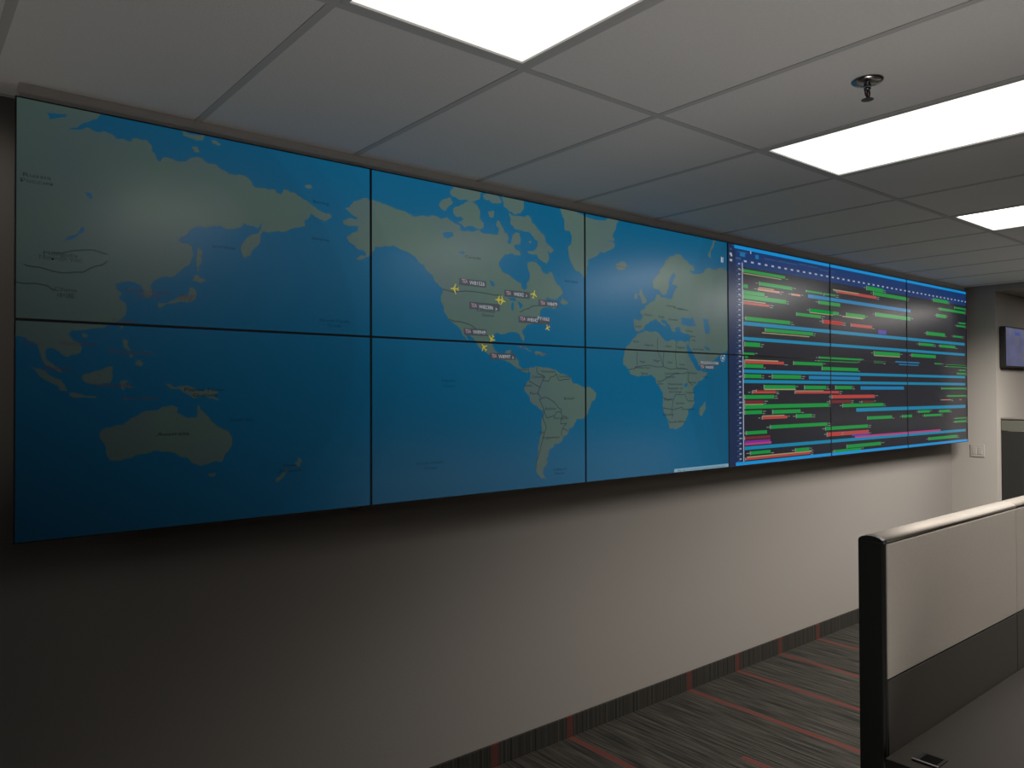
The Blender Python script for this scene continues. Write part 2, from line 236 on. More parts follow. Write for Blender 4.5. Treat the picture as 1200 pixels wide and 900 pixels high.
# ------------------------------------------------------------------ data for the pictures on the screens (metres along the wall, height)
LAND={'asia': [(-0.0139,1.9469),(-0.017,2.7478),(0.2583,2.736),(0.236,2.6946),(0.2286,2.6846),(0.209,2.6663),(0.1799,2.6488),(0.1466,2.6236),(0.1419,2.6188),(0.1776,2.6292),(0.1993,2.6408),(0.2189,2.6327),(0.2511,2.6368),(0.2737,2.6305),(0.2813,2.6209),(0.3197,2.6204),(0.3405,2.6361),(0.3747,2.6347),(0.3881,2.6231),(0.3881,2.6029),(0.4016,2.5796),(0.4151,2.5706),(0.4287,2.5906),(0.4617,2.5853),(0.4812,2.5843),(0.4981,2.5893),(0.5151,2.6062),(0.5437,2.6118),(0.564,2.5989),(0.5992,2.5983),(0.6201,2.5821),(0.6442,2.57),(0.6993,2.575),(0.718,2.5659),(0.7305,2.5463),(0.7558,2.5412),(0.8073,2.5448),(0.8368,2.5293),(0.8467,2.5501),(0.8936,2.545),(0.9415,2.5234),(0.9763,2.5026),(1.0045,2.487),(1.033,2.4892),(1.0438,2.4728),(1.0151,2.4521),(0.9903,2.4585),(0.9553,2.4745),(0.9311,2.4468),(0.9345,2.4212),(0.8868,2.4115),(0.8467,2.3889),(0.8073,2.385),(0.7686,2.383),(0.7591,2.3598),(0.7369,2.3196),(0.7025,2.2723),(0.6902,2.2894),(0.6883,2.32),(0.7056,2.3468),(0.7369,2.3695),(0.7622,2.3916),(0.7686,2.4144),(0.7495,2.3899),(0.7243,2.3958),(0.6994,2.4017),(0.6809,2.3807),(0.6383,2.3719),(0.5614,2.3676),(0.5097,2.3518),(0.4816,2.3246),(0.4719,2.3116),(0.4845,2.3014),(0.5183,2.2981),(0.5212,2.2762),(0.5142,2.24),(0.4762,2.2037),(0.4514,2.1838),(0.4213,2.1824),(0.4064,2.1724),(0.3824,2.1487),(0.3891,2.1321),(0.3891,2.115),(0.3666,2.1089),(0.3626,2.13),(0.3546,2.1492),(0.3195,2.1574),(0.2774,2.1438),(0.2889,2.1239),(0.3004,2.1164),(0.2889,2.1029),(0.3055,2.0888),(0.3133,2.0627),(0.3082,2.0441),(0.2891,2.0262),(0.2627,2.0108),(0.228,2.0007),(0.1915,1.992),(0.1556,1.9902),(0.145,1.9775),(0.1557,1.9578),(0.1772,1.9492),(0.182,1.9304),(0.1701,1.9138),(0.1418,1.9009),(0.1242,1.9124),(0.1102,1.924),(0.0895,1.9312),(0.0827,1.9112),(0.0862,1.8915),(0.1139,1.8722),(0.1278,1.8564),(0.1174,1.8562),(0.0966,1.8718),(0.076,1.8872),(0.0691,1.9108),(0.0634,1.9303),(0.0487,1.9494),(0.0287,1.9603),(0.0122,1.9635)],'arct1': [(0.481,2.7009),(0.5639,2.698),(0.5552,2.6751),(0.515,2.6727),(0.4895,2.6733)],'arct2': [(0.515,2.64),(0.535,2.6471),(0.5466,2.6315),(0.5264,2.6245)],'arct3': [(0.5815,2.6836),(0.62,2.6734),(0.6111,2.6655),(0.5874,2.6697)],'wrangel': [(0.9312,2.5788),(0.9554,2.5862),(0.9658,2.5782),(0.9415,2.5692)],'hokkaido': [(0.5356,2.2021),(0.5674,2.1857),(0.5443,2.1717),(0.5185,2.1783)],'honshu': [(0.5143,2.1557),(0.5314,2.1483),(0.5329,2.1173),(0.5186,2.1044),(0.4722,2.101),(0.4351,2.091),(0.4228,2.0829),(0.4188,2.0769),(0.4066,2.0775),(0.4066,2.0947),(0.4598,2.1074),(0.5016,2.1237)],'sakhalin': [(0.5398,2.2962),(0.5557,2.2847),(0.5499,2.2437),(0.5442,2.2104),(0.5356,2.2155),(0.5327,2.239),(0.5355,2.2734)],'taiwan': [(0.2904,2.0179),(0.3031,2.0214),(0.3006,2.0016),(0.2905,1.9955)],'luzon': [(0.2994,1.968),(0.3187,1.9646),(0.3161,1.9434),(0.3239,1.9297),(0.3033,1.9388)],'visayas': [(0.3162,1.921),(0.3317,1.913),(0.324,1.9043)],'mindanao': [(0.3421,1.8978),(0.3657,1.8912),(0.3579,1.8769),(0.3396,1.8822)],'hainan': [(0.1843,1.9821),(0.1988,1.9773),(0.194,1.9662),(0.1819,1.9711)],'borneo': [(0.1811,1.845),(0.2064,1.8535),(0.2284,1.862),(0.2618,1.8778),(0.2769,1.8753),(0.2706,1.8461),(0.2619,1.8211),(0.2248,1.814),(0.1956,1.8207)],'sumatra': [(0.039,1.8733),(0.0659,1.866),(0.0967,1.844),(0.135,1.8164),(0.1456,1.7963),(0.1245,1.7963),(0.0899,1.8281),(0.0626,1.8515)],'java': [(0.1456,1.7896),(0.1777,1.7881),(0.2249,1.7798),(0.2237,1.7743),(0.1813,1.7773),(0.1492,1.7815)],'sulawesi': [(0.2909,1.8282),(0.3293,1.8313),(0.3062,1.8213),(0.3319,1.806),(0.3113,1.8115),(0.3011,1.7948),(0.2935,1.8115)],'newguinea': [(0.4274,1.8263),(0.4465,1.8207),(0.4589,1.8105),(0.4797,1.815),(0.5176,1.8107),(0.5737,1.8019),(0.609,1.7944),(0.5913,1.7839),(0.6119,1.7658),(0.5737,1.7735),(0.5262,1.7679),(0.5007,1.7887),(0.4797,1.8018),(0.4424,1.8091)],'australia': [(0.2289,1.6537),(0.24,1.6698),(0.2661,1.6786),(0.3001,1.6859),(0.3231,1.7049),(0.3543,1.724),(0.374,1.7321),(0.4019,1.7316),(0.4221,1.7428),(0.4714,1.7421),(0.4687,1.7218),(0.505,1.7035),(0.5306,1.7029),(0.5348,1.7353),(0.5434,1.7471),(0.5694,1.7125),(0.5826,1.6928),(0.618,1.6662),(0.654,1.6378),(0.657,1.6103),(0.636,1.5749),(0.6181,1.5443),(0.574,1.5424),(0.548,1.5351),(0.5222,1.5456),(0.4968,1.5691),(0.4717,1.5792),(0.4387,1.5925),(0.3902,1.5949),(0.3585,1.5881),(0.3273,1.5743),(0.289,1.5695),(0.2626,1.571),(0.2513,1.5992),(0.2401,1.6327)],'tasmania': [(0.574,1.5067),(0.6004,1.5124),(0.596,1.4962),(0.5799,1.4959)],'nznorth': [(0.9035,1.5478),(0.9204,1.5326),(0.9122,1.5106),(0.8886,1.5185),(0.9001,1.529)],'nzsouth': [(0.8732,1.5048),(0.842,1.4707),(0.8237,1.4563),(0.8155,1.4679),(0.85,1.4987)],'namerica': [(1.1967,2.5723),(1.1699,2.5629),(1.1359,2.549),(1.1247,2.5353),(1.0949,2.5189),(1.1172,2.507),(1.1358,2.4928),(1.1547,2.4887),(1.1471,2.4774),(1.1134,2.4794),(1.0875,2.4689),(1.0986,2.4502),(1.132,2.4514),(1.1546,2.4545),(1.1546,2.4374),(1.1282,2.4237),(1.1059,2.4039),(1.117,2.385),(1.1432,2.378),(1.145,2.3646),(1.1772,2.3616),(1.1925,2.3496),(1.1887,2.3388),(1.1469,2.3205),(1.1848,2.3298),(1.2196,2.3509),(1.2313,2.3678),(1.2352,2.3822),(1.2706,2.3864),(1.2985,2.3897),(1.3308,2.3936),(1.3553,2.3823),(1.3883,2.3754),(1.4091,2.367),(1.4385,2.345),(1.4812,2.3095),(1.5158,2.2836),(1.542,2.2492),(1.5641,2.2327),(1.5551,2.2098),(1.5617,2.1733),(1.5682,2.1442),(1.5905,2.1122),(1.5972,2.1052),(1.6266,2.0882),(1.654,2.069),(1.6654,2.0452),(1.6908,2.0217),(1.7002,2.0221),(1.6839,2.0422),(1.6817,2.0572),(1.705,2.047),(1.7261,2.0327),(1.7473,2.0107),(1.7663,1.9846),(1.8,1.9703),(1.8292,1.948),(1.8687,1.9432),(1.9088,1.9364),(1.9392,1.9253),(1.9751,1.9082),(1.9906,1.8945),(2.0166,1.8849),(2.0536,1.8895),(2.0642,1.8816),(2.0858,1.9062),(2.0537,1.9016),(2.0115,1.8988),(1.9907,1.9124),(1.9908,1.9324),(1.9753,1.948),(1.9496,1.9513),(1.9394,1.9708),(1.9472,1.9888),(1.9192,1.9839),(1.909,1.9698),(1.8788,1.965),(1.8491,1.9797),(1.8344,2.0025),(1.8443,2.0262),(1.842,2.0494),(1.8693,2.0604),(1.9094,2.0584),(1.9348,2.0675),(1.9759,2.0675),(1.9967,2.0605),(2.007,2.0409),(2.02,2.0254),(2.0254,2.0417),(2.0098,2.0691),(2.0177,2.0855),(2.0442,2.107),(2.0763,2.121),(2.1087,2.135),(2.1252,2.1605),(2.1253,2.1769),(2.1418,2.1924),(2.186,2.2016),(2.2309,2.2005),(2.2423,2.2096),(2.2085,2.2156),(2.164,2.2289),(2.1641,2.2495),(2.1752,2.2463),(2.2597,2.2611),(2.277,2.2793),(2.2657,2.2952),(2.2317,2.3215),(2.2149,2.345),(2.1927,2.374),(2.1703,2.3594),(2.1428,2.3671),(2.132,2.3906),(2.1049,2.4083),(2.0672,2.4124),(2.0485,2.4044),(2.051,2.3743),(2.0615,2.3469),(2.0614,2.3267),(2.04,2.3085),(2.0452,2.2848),(2.0293,2.2713),(2.0083,2.2816),(2.0032,2.3052),(1.9617,2.3175),(1.926,2.3359),(1.8957,2.3429),(1.8757,2.3684),(1.8758,2.388),(1.896,2.4098),(1.9112,2.4273),(1.9521,2.4359),(2.0039,2.4297),(2.0039,2.4458),(1.9677,2.4696),(1.9625,2.475),(1.9989,2.4854),(2.0069,2.5104),(1.9992,2.5376),(1.9732,2.5382),(1.9524,2.5036),(1.942,2.4784),(1.9216,2.4839),(1.9319,2.505),(1.9218,2.5235),(1.9067,2.5294),(1.8967,2.5518),(1.8817,2.5773),(1.8668,2.5791),(1.8567,2.5542),(1.8765,2.5333),(1.8714,2.513),(1.8416,2.5092),(1.8024,2.508),(1.7734,2.5119),(1.7542,2.5209),(1.7209,2.5069),(1.6927,2.507),(1.6556,2.5078),(1.6603,2.5216),(1.6328,2.531),(1.601,2.5415),(1.5875,2.5508),(1.5562,2.5408),(1.521,2.5486),(1.5079,2.5504),(1.4775,2.5387),(1.4476,2.538),(1.4306,2.5319),(1.4137,2.5295),(1.3887,2.5402),(1.3516,2.549),(1.315,2.5541),(1.2909,2.5609),(1.2512,2.567),(1.2238,2.5697)],'victoria': [(1.6193,2.5928),(1.6606,2.618),(1.6839,2.6329),(1.7357,2.6372),(1.7594,2.6178),(1.764,2.5723),(1.7881,2.5525),(1.7831,2.5325),(1.7352,2.5299),(1.6835,2.5191),(1.6649,2.5317),(1.6419,2.5398),(1.6789,2.5563),(1.6329,2.5611),(1.6193,2.5778)],'banks': [(1.5431,2.5998),(1.5699,2.63),(1.6059,2.6432),(1.6194,2.6191),(1.5922,2.5962),(1.5831,2.5799),(1.5675,2.5795)],'queen': [(1.6015,2.6686),(1.6289,2.7107),(1.7646,2.711),(1.7692,2.6655),(1.731,2.6441),(1.6839,2.6443),(1.6378,2.6445),(1.6104,2.6514)],'queen2': [(1.7838,2.6833),(1.813,2.6959),(1.8773,2.6867),(1.8922,2.6615),(1.8423,2.6499),(1.7934,2.6617)],'ellesmere': [(1.8923,2.6892),(1.9127,2.7281),(2.0211,2.7058),(2.0261,2.6541),(1.9997,2.63),(1.9684,2.6174),(1.9377,2.6289),(1.9022,2.6473)],'somerset': [(1.8126,2.6103),(1.8471,2.6193),(1.842,2.5873),(1.8223,2.5845)],'baffin': [(1.9325,2.6202),(1.953,2.6132),(1.9996,2.618),(2.0524,2.6297),(2.0737,2.6124),(2.079,2.5928),(2.1059,2.5802),(2.1276,2.5626),(2.1522,2.5493),(2.1602,2.5173),(2.199,2.4972),(2.2158,2.4825),(2.1988,2.4598),(2.171,2.4711),(2.1875,2.4336),(2.1706,2.407),(2.1322,2.4235),(2.0997,2.4486),(2.0514,2.4472),(2.0462,2.4567),(2.0836,2.461),(2.1108,2.4908),(2.1109,2.5112),(2.0786,2.5317),(2.0573,2.5492),(2.0045,2.5503),(1.9733,2.5502),(1.9425,2.5699)],'foxe': [(2.0571,2.5086),(2.0731,2.5106),(2.0731,2.4984),(2.057,2.4965)],'newfoundland': [(2.2712,2.262),(2.2768,2.2457),(2.3056,2.2394),(2.3113,2.2229),(2.2538,2.2251),(2.2653,2.2406)],'greenland': [(2.2343,2.7231),(2.2625,2.6813),(2.2738,2.6577),(2.2851,2.6298),(2.2906,2.5883),(2.3254,2.5845),(2.3369,2.5519),(2.3309,2.5214),(2.3074,2.5059),(2.3159,2.4645),(2.3361,2.4243),(2.3712,2.3937),(2.4128,2.3677),(2.4371,2.383),(2.4403,2.4135),(2.4498,2.4578),(2.5052,2.4813),(2.5366,2.5111),(2.6064,2.5236),(2.6499,2.5599),(2.6004,2.5717),(2.6501,2.5868),(2.6295,2.6048),(2.6591,2.6507),(2.679,2.6939),(2.6795,2.7525)],'iceland': [(2.6491,2.4659),(2.6837,2.4718),(2.7214,2.4781),(2.7433,2.4622),(2.7005,2.4308),(2.6541,2.4396)],'cuba': [(1.9912,2.0063),(2.0383,2.002),(2.0755,1.983),(2.0541,1.9844),(2.0015,1.9967)],'hispaniola': [(2.0862,1.9793),(2.1241,1.9846),(2.1625,1.9755),(2.1404,1.9626),(2.0969,1.9675)],'samerica': [(2.0616,1.8977),(2.0966,1.9146),(2.1237,1.9131),(2.1731,1.9079),(2.2177,1.9004),(2.2402,1.8883),(2.3032,1.8724),(2.3263,1.86),(2.3378,1.8347),(2.3791,1.8264),(2.4269,1.8137),(2.4755,1.8052),(2.503,1.7878),(2.5029,1.7704),(2.4688,1.736),(2.4625,1.7145),(2.444,1.6803),(2.4197,1.6636),(2.366,1.6563),(2.36,1.6395),(2.3422,1.6188),(2.3071,1.5946),(2.3012,1.578),(2.2724,1.5728),(2.2608,1.5461),(2.2154,1.5377),(2.2097,1.5235),(2.1818,1.5145),(2.176,1.4799),(2.1594,1.4685),(2.1703,1.4474),(2.1427,1.4286),(2.137,1.4045),(2.1534,1.3829),(2.1643,1.3698),(2.1314,1.3763),(2.099,1.403),(2.0938,1.4277),(2.0994,1.4638),(2.1104,1.5038),(2.1051,1.5244),(2.1162,1.5605),(2.13,1.6007),(2.1275,1.6334),(2.1387,1.674),(2.1361,1.7026),(2.1063,1.7194),(2.0741,1.736),(2.0529,1.7685),(2.0266,1.7927),(2.0215,1.8088),(2.0321,1.8289),(2.0534,1.8451),(2.0615,1.8694)],'uk': [(2.8441,2.3483),(2.8646,2.3223),(2.8922,2.2966),(2.8991,2.2786),(2.8571,2.2663),(2.8505,2.2935),(2.83,2.3149)],'ireland': [(2.8027,2.3173),(2.8232,2.3189),(2.8264,2.2916),(2.7956,2.2847)],'eurasia': [(3.1193,2.5541),(3.18,2.5706),(3.2105,2.5594),(3.2412,2.5432),(3.3037,2.5204),(3.3152,2.4919),(3.2718,2.4826),(3.3349,2.474),(3.4077,2.4961),(3.4325,2.5161),(3.4987,2.5152),(3.5409,2.5296),(3.6092,2.5314),(3.7948,2.5343),(3.7881,2.038),(3.6636,2.0392),(3.5942,2.0266),(3.5513,2.0049),(3.5089,1.9834),(3.4586,1.9519),(3.3848,1.9304),(3.3528,1.9447),(3.3292,1.9788),(3.2979,2.0124),(3.2669,2.0457),(3.2516,2.0696),(3.2673,2.08),(3.2754,2.1098),(3.2677,2.1144),(3.2288,2.1199),(3.1981,2.1257),(3.183,2.1395),(3.1793,2.1539),(3.1603,2.1553),(3.1376,2.1493),(3.1449,2.1328),(3.1373,2.1228),(3.1148,2.1266),(3.1001,2.145),(3.0854,2.1633),(3.0634,2.1812),(3.0415,2.1894),(3.0196,2.1928),(3.0195,2.1787),(3.0559,2.1665),(3.0558,2.1522),(3.0193,2.1645),(2.9905,2.177),(2.9763,2.1903),(2.9476,2.1792),(2.912,2.1632),(2.8838,2.1478),(2.8697,2.1239),(2.835,2.113),(2.8009,2.1205),(2.7943,2.143),(2.7913,2.1794),(2.8564,2.1832),(2.8635,2.2067),(2.8429,2.2146),(2.843,2.2284),(2.8847,2.2405),(2.8848,2.2544),(2.913,2.2703),(2.9557,2.2874),(2.9702,2.3026),(2.9776,2.3266),(2.9992,2.3284),(3.0281,2.3117),(3.0869,2.3067),(3.1168,2.3185),(3.1246,2.3431),(3.1398,2.3636),(3.1627,2.38),(3.1176,2.3906),(3.1178,2.4098),(3.1482,2.4415),(3.1333,2.4594),(3.1031,2.4372),(3.0879,2.4071),(3.0876,2.3784),(3.0725,2.3485),(3.0502,2.3277),(3.021,2.3348),(3.0067,2.3526),(2.9635,2.3537),(2.9494,2.3665),(2.9461,2.399),(2.9786,2.4302),(3.0151,2.4715),(3.0521,2.5133),(3.0818,2.5356)],'africa': [(3.2751,2.0804),(3.2595,2.0797),(3.2129,2.0754),(3.167,2.076),(3.1219,2.0837),(3.0994,2.078),(3.0771,2.0723),(3.0404,2.0851),(3.0187,2.0983),(2.9971,2.1162),(2.9756,2.1222),(2.9186,2.1194),(2.8626,2.1097),(2.8281,2.1035),(2.8074,2.0888),(2.7733,2.06),(2.7395,2.036),(2.7194,2.0172),(2.7124,1.9764),(2.7055,1.9403),(2.7121,1.9314),(2.7518,1.9051),(2.765,1.8826),(2.8123,1.8741),(2.8743,1.8771),(2.9235,1.8846),(2.9446,1.8756),(2.9659,1.8618),(2.9728,1.8384),(3.0014,1.8198),(3.0229,1.7916),(3.0298,1.7538),(3.0222,1.7208),(3.0327,1.6829),(3.0579,1.6446),(3.0797,1.606),(3.0868,1.5844),(3.1315,1.5782),(3.177,1.5888),(3.2078,1.6072),(3.2313,1.6406),(3.2548,1.6644),(3.2473,1.6889),(3.2865,1.6981),(3.3104,1.7223),(3.307,1.7666),(3.2955,1.7961),(3.3196,1.8257),(3.3678,1.8557),(3.4085,1.876),(3.4416,1.9039),(3.4008,1.9058),(3.3524,1.91),(3.3207,1.9243),(3.3051,1.9437),(3.2817,1.9678),(3.2585,1.9916),(3.2435,2.04)],'novaya': [(3.526,2.6912),(3.5003,2.6474),(3.4748,2.6089),(3.4786,2.5739),(3.4497,2.5859),(3.4459,2.6056),(3.4753,2.6444),(3.5008,2.6881)],'madagascar': [(3.3987,1.7263),(3.415,1.7312),(3.4146,1.6962),(3.3898,1.6618),(3.3654,1.6474),(3.3536,1.6674),(3.358,1.6971)]}
WATER={'baikal': [(0.1809,2.319),(0.1857,2.3183),(0.1882,2.3036),(0.1619,2.2812),(0.1335,2.2695),(0.1429,2.2842),(0.1666,2.2926)],'lake1': [(0.1902,2.4322),(0.2048,2.4319),(0.2121,2.4194),(0.2048,2.41),(0.1951,2.4194)],'kara': [(0.0836,2.6621),(0.0997,2.6632),(0.137,2.669),(0.1347,2.6604),(0.1044,2.6482),(0.0905,2.6424)],'superior': [(1.9255,2.2311),(1.9664,2.2302),(1.9767,2.2151),(1.9407,2.2164)],'michigan': [(1.9509,2.2092),(1.9611,2.202),(1.9558,2.1698),(1.9456,2.1771)],'huron': [(1.9819,2.2155),(2.0183,2.1981),(2.0025,2.1809),(1.9922,2.2002)],'winnipeg': [(1.8161,2.3001),(1.8407,2.2946),(1.8504,2.276),(1.8307,2.2743)],'bear': [(1.5649,2.4808),(1.6144,2.491),(1.6189,2.4729),(1.5917,2.4582),(1.5693,2.4628)],'slave': [(1.646,2.4049),(1.683,2.4129),(1.6737,2.4005)],'blacksea': [(3.1949,2.1886),(3.199,2.2131),(3.2453,2.211),(3.3003,2.2193),(3.3157,2.1856),(3.3314,2.1692),(3.2761,2.1663),(3.1986,2.1719)],'caspian': [(3.3963,2.2201),(3.4371,2.2175),(3.445,2.1878),(3.4612,2.1635),(3.4526,2.1328),(3.4116,2.1359),(3.4039,2.1705)],'gulf': [(3.3945,2.0603),(3.4515,2.0473),(3.4596,2.0325),(3.4186,2.0411)],'victoria': [(3.218,1.835),(3.249,1.8401),(3.241,1.8205),(3.2178,1.8156)],'redsea': [(3.2398,2.0594),(3.2667,2.031),(3.2978,2.0026),(3.3291,1.964),(3.3131,1.9537),(3.2818,1.9776),(3.251,2.0207)]}
BORD=[[(1.5641,2.2364),(1.6824,2.2387),(1.8012,2.2369),(1.8851,2.2358)],[(1.9972,2.1665),(2.0235,2.1783),(2.0553,2.1865),(2.0714,2.1977),(2.1309,2.2039)],[(1.595,2.1088),(1.6541,2.101),(1.7145,2.0892),(1.7619,2.065),(1.8101,2.0441)],[(2.1387,1.674),(2.1549,1.6367),(2.1603,1.6161),(2.1436,1.5798),(2.1297,1.5436),(2.1103,1.4875),(2.0991,1.4233)],[(2.1387,1.674),(2.1444,1.7107),(2.1173,1.7559),(2.1447,1.7639),(2.1667,1.7638),(2.2279,1.7302),(2.2618,1.7047),(2.2673,1.6712),(2.296,1.6664)],[(2.1444,1.7107),(2.1661,1.6652),(2.2163,1.6764),(2.2277,1.6928),(2.2617,1.6922)],[(2.2673,1.6712),(2.2556,1.6339),(2.2958,1.637),(2.2669,1.6127),(2.3013,1.599)],[(2.2669,1.6127),(2.261,1.5753)],[(2.102,1.9106),(2.1072,1.8781),(2.1508,1.8664),(2.1397,1.8458),(2.1783,1.842),(2.1895,1.8627),(2.2289,1.8798)],[(2.1397,1.8458),(2.1231,1.813),(2.0746,1.8331),(2.0533,1.8411)],[(2.1231,1.813),(2.1067,1.7845),(2.1283,1.764)],[(2.2289,1.8798),(2.2456,1.8467),(2.3205,1.8557)],[(2.8204,2.0069),(2.8196,1.9245),(2.9099,1.9355),(3.0315,1.9286),(3.0397,2.014)],[(2.9896,2.0876),(2.9889,2.0123),(3.0388,1.9287)],[(3.1519,2.0754),(3.1502,1.9213),(3.2499,1.9182)],[(3.0388,1.9287),(3.1502,1.9213)],[(2.7451,1.9095),(2.8196,1.9245)],[(3.15,1.8972),(3.2575,1.9036),(3.2492,1.8547),(3.2958,1.8256)],[(2.9801,1.8479),(3.0528,1.8626),(3.15,1.8972)],[(3.0298,1.7585),(3.1183,1.7484),(3.1412,1.777),(3.2251,1.7767)],[(3.0293,1.7019),(3.2012,1.7042)],[(3.1183,1.7484),(3.1098,1.6434)],[(3.2251,1.7767),(3.2479,1.7377),(3.3027,1.7372)],[(0.0246,2.1829),(0.0625,2.179),(0.1013,2.1696),(0.1386,2.1679),(0.1861,2.1753),(0.2201,2.1978),(0.2547,2.218)],[(0.0006,2.1286),(0.0515,2.1279),(0.0877,2.1232),(0.1061,2.1088)],[(0.0965,2.2277),(0.1549,2.2398),(0.215,2.2495),(0.2546,2.2402)]]
TXT=[('Russia',0.0213,0.0956,2.4593,'d'),('Россия',0.0148,0.1002,2.4411,'d'),('Mongolia',0.076,0.1704,2.2253,'d'),('Монгол Улс',0.0647,0.1824,2.2109,'d'),('China',0.1038,0.168,2.1153,'d'),('中国',0.1131,0.1585,2.0961,'d'),('South Korea',0.3106,0.4492,2.1299,'r'),('대한민국',0.3443,0.4139,2.1129,'r'),('Japan',0.4736,0.5361,2.1259,'r'),('日本',0.482,0.5247,2.1105,'r'),('Taiwan',0.2677,0.3423,2.0277,'r'),('Philippines',0.2629,0.3924,1.9249,'r'),('Thailand',0.0232,0.0661,1.9432,'r'),('Vietnam',0.1206,0.2187,1.9483,'r'),('Malaysia',0.0795,0.1491,1.8689,'r'),('Indonesia',0.2187,0.3293,1.8167,'r'),('East Timor',0.3037,0.4112,1.7724,'r'),('Papua New',0.4937,0.6298,1.8019,'d'),('Guinea',0.5219,0.606,1.7827,'d'),('Australia',0.4061,0.5105,1.6514,'k'),('New',0.8467,0.9002,1.5195,'d'),('Zealand',0.827,0.9171,1.4986,'d'),('Coral Sea',0.6449,0.734,1.6942,'w'),('Canada',1.683,1.7705,2.3921,'d'),('United',1.7479,1.8484,2.158,'d'),('States',1.7766,1.8434,2.1387,'d'),('Bering',0.9658,1.0324,2.524,'w'),('Sea of Okhotsk',0.5878,0.669,2.3079,'w'),('Bering Sea',0.9622,1.0324,2.3824,'w'),('North Pacific',0.9935,1.1237,2.07,'w'),('Ocean',1.0255,1.0831,2.052,'w'),('South Pacific',1.4277,1.5672,1.4905,'w'),('Ocean',1.4658,1.5318,1.4683,'w'),('Pacific',1.5583,1.6347,1.8412,'w'),('Ocean',1.5627,1.6256,1.8191,'w'),('North Atlantic',2.289,2.3791,2.3393,'w'),('Cuba',1.9911,2.0374,2.0023,'r'),('Dominican Rep.',2.0916,2.1726,1.9734,'r'),('Panama',1.9906,2.0533,1.8965,'d'),('Venezuela',2.129,2.2229,1.8907,'d'),('Colombia',2.0695,2.1561,1.8635,'d'),('Suriname',2.2458,2.3203,1.8675,'d'),('Ecuador',2.0268,2.0746,1.8228,'d'),('Peru',2.0583,2.1123,1.7846,'d'),('Brazil',2.2793,2.3437,1.7589,'k'),('Bolivia',2.1553,2.2229,1.7105,'d'),('Paraguay',2.2106,2.3087,1.6641,'d'),('Chile',2.111,2.1506,1.5973,'d'),('Argentina',2.1326,2.2455,1.572,'k'),('Falkland',2.209,2.2913,1.414,'w'),('Islands',2.2145,2.2798,1.3951,'w'),('Iceland',2.6574,2.7311,2.4511,'r'),('Germany',3.0643,3.1418,2.2716,'d'),('Poland',3.1312,3.2103,2.2619,'d'),('France',2.8775,2.9371,2.2099,'d'),('Ukraine',3.169,3.2567,2.2597,'d'),('Spain',2.8011,2.8531,2.1434,'d'),('Turkey',3.229,3.2959,2.1394,'d'),('Italy',2.998,3.0452,2.2057,'d'),('Romania',3.0858,3.1645,2.1967,'d'),('Algeria',2.8759,2.9513,2.0457,'d'),('Libya',3.0547,3.1043,2.0453,'d'),('Egypt',3.1591,3.2257,2.0419,'k'),('Syria',3.2754,3.3197,2.1098,'d'),('Iraq',3.2909,3.3197,2.0884,'d'),('Morocco',2.7868,2.8325,2.0605,'d'),('Saudi Arabia',3.2982,3.3999,2.037,'d'),('Mali',2.8404,2.8809,1.9524,'d'),('Niger',2.9526,3.0088,1.9621,'d'),('Chad',3.0685,3.1118,1.9554,'d'),('Sudan',3.1733,3.2257,1.9458,'d'),('South Sudan',3.1578,3.2257,1.9238,'d'),('Burkina Faso',2.7991,2.923,1.9218,'d'),('Ghana',2.8468,2.9019,1.8905,'d'),('Ethiopia',3.2574,3.3356,1.8987,'d'),('Central African',3.0458,3.1721,1.8933,'d'),('Republic',3.0529,3.1343,1.8745,'d'),('Kenya',3.2569,3.3276,1.845,'d'),('Gabon',2.98,3.0306,1.8361,'d'),('Democratic',3.0746,3.2026,1.8343,'k'),('Republic of',3.0744,3.2026,1.8105,'k'),('the Congo',3.0816,3.1949,1.7915,'k'),('Tanzania',3.2252,3.3117,1.7865,'d'),('Angola',3.037,3.1043,1.749,'d'),('Zambia',3.1406,3.218,1.7266,'d'),('Mozambique',3.1934,3.3117,1.6922,'d'),('Namibia',3.0289,3.1192,1.6641,'d'),('South Africa',3.0798,3.2257,1.6227,'k'),('Somalia',3.3923,3.4326,1.8783,'d')]
TAG=[((1.6502,1.7994,2.2925,2.2624),[('TEA',1.664,1.6947,2.2817,'p'),('W81526',1.7059,1.7897,2.2779,'t')]),((1.9054,2.0586,2.263,2.2315),[('TEA',1.9154,1.9438,2.2492,'p'),('W8302',1.9614,2.0216,2.2474,'t'),('›',2.0344,2.0427,2.2476,'t')]),((1.7055,1.8781,2.1931,2.1609),[('TEA',1.7149,1.7466,2.1775,'p'),('W82386',1.7576,1.8385,2.1743,'t'),('›',1.85,1.8632,2.1726,'t')]),((2.1147,2.2455,2.2334,2.2028),[('TEA',2.1255,2.1561,2.2187,'p'),('W8479',2.1695,2.2342,2.2169,'t')]),((1.9893,2.1893,2.148,2.1161),[('TEA',1.9971,2.0321,2.1353,'p'),('W8342',2.0417,2.1069,2.1327,'t'),('FY1062',2.1087,2.1837,2.1424,'t')]),((1.6748,1.7994,2.0739,2.0437),[('TEA',1.6817,1.7135,2.061,'p'),('W8949',1.7238,1.7946,2.0593,'t')]),((1.8195,1.9695,1.969,1.94),[('TEA',1.8293,1.8583,1.9557,'p'),('W8997',1.8688,1.9387,1.9537,'t'),('›',1.9496,1.9592,1.9532,'t')]),((3.3651,3.5577,1.9673,1.9474),[('MOGADISHU-DUBAI',3.3691,3.5407,1.9599,'t')]),((3.3649,3.4988,1.945,1.9226),[('TEA',3.3688,3.3999,1.9361,'p'),('W6003',3.4133,3.4904,1.9345,'t')])]
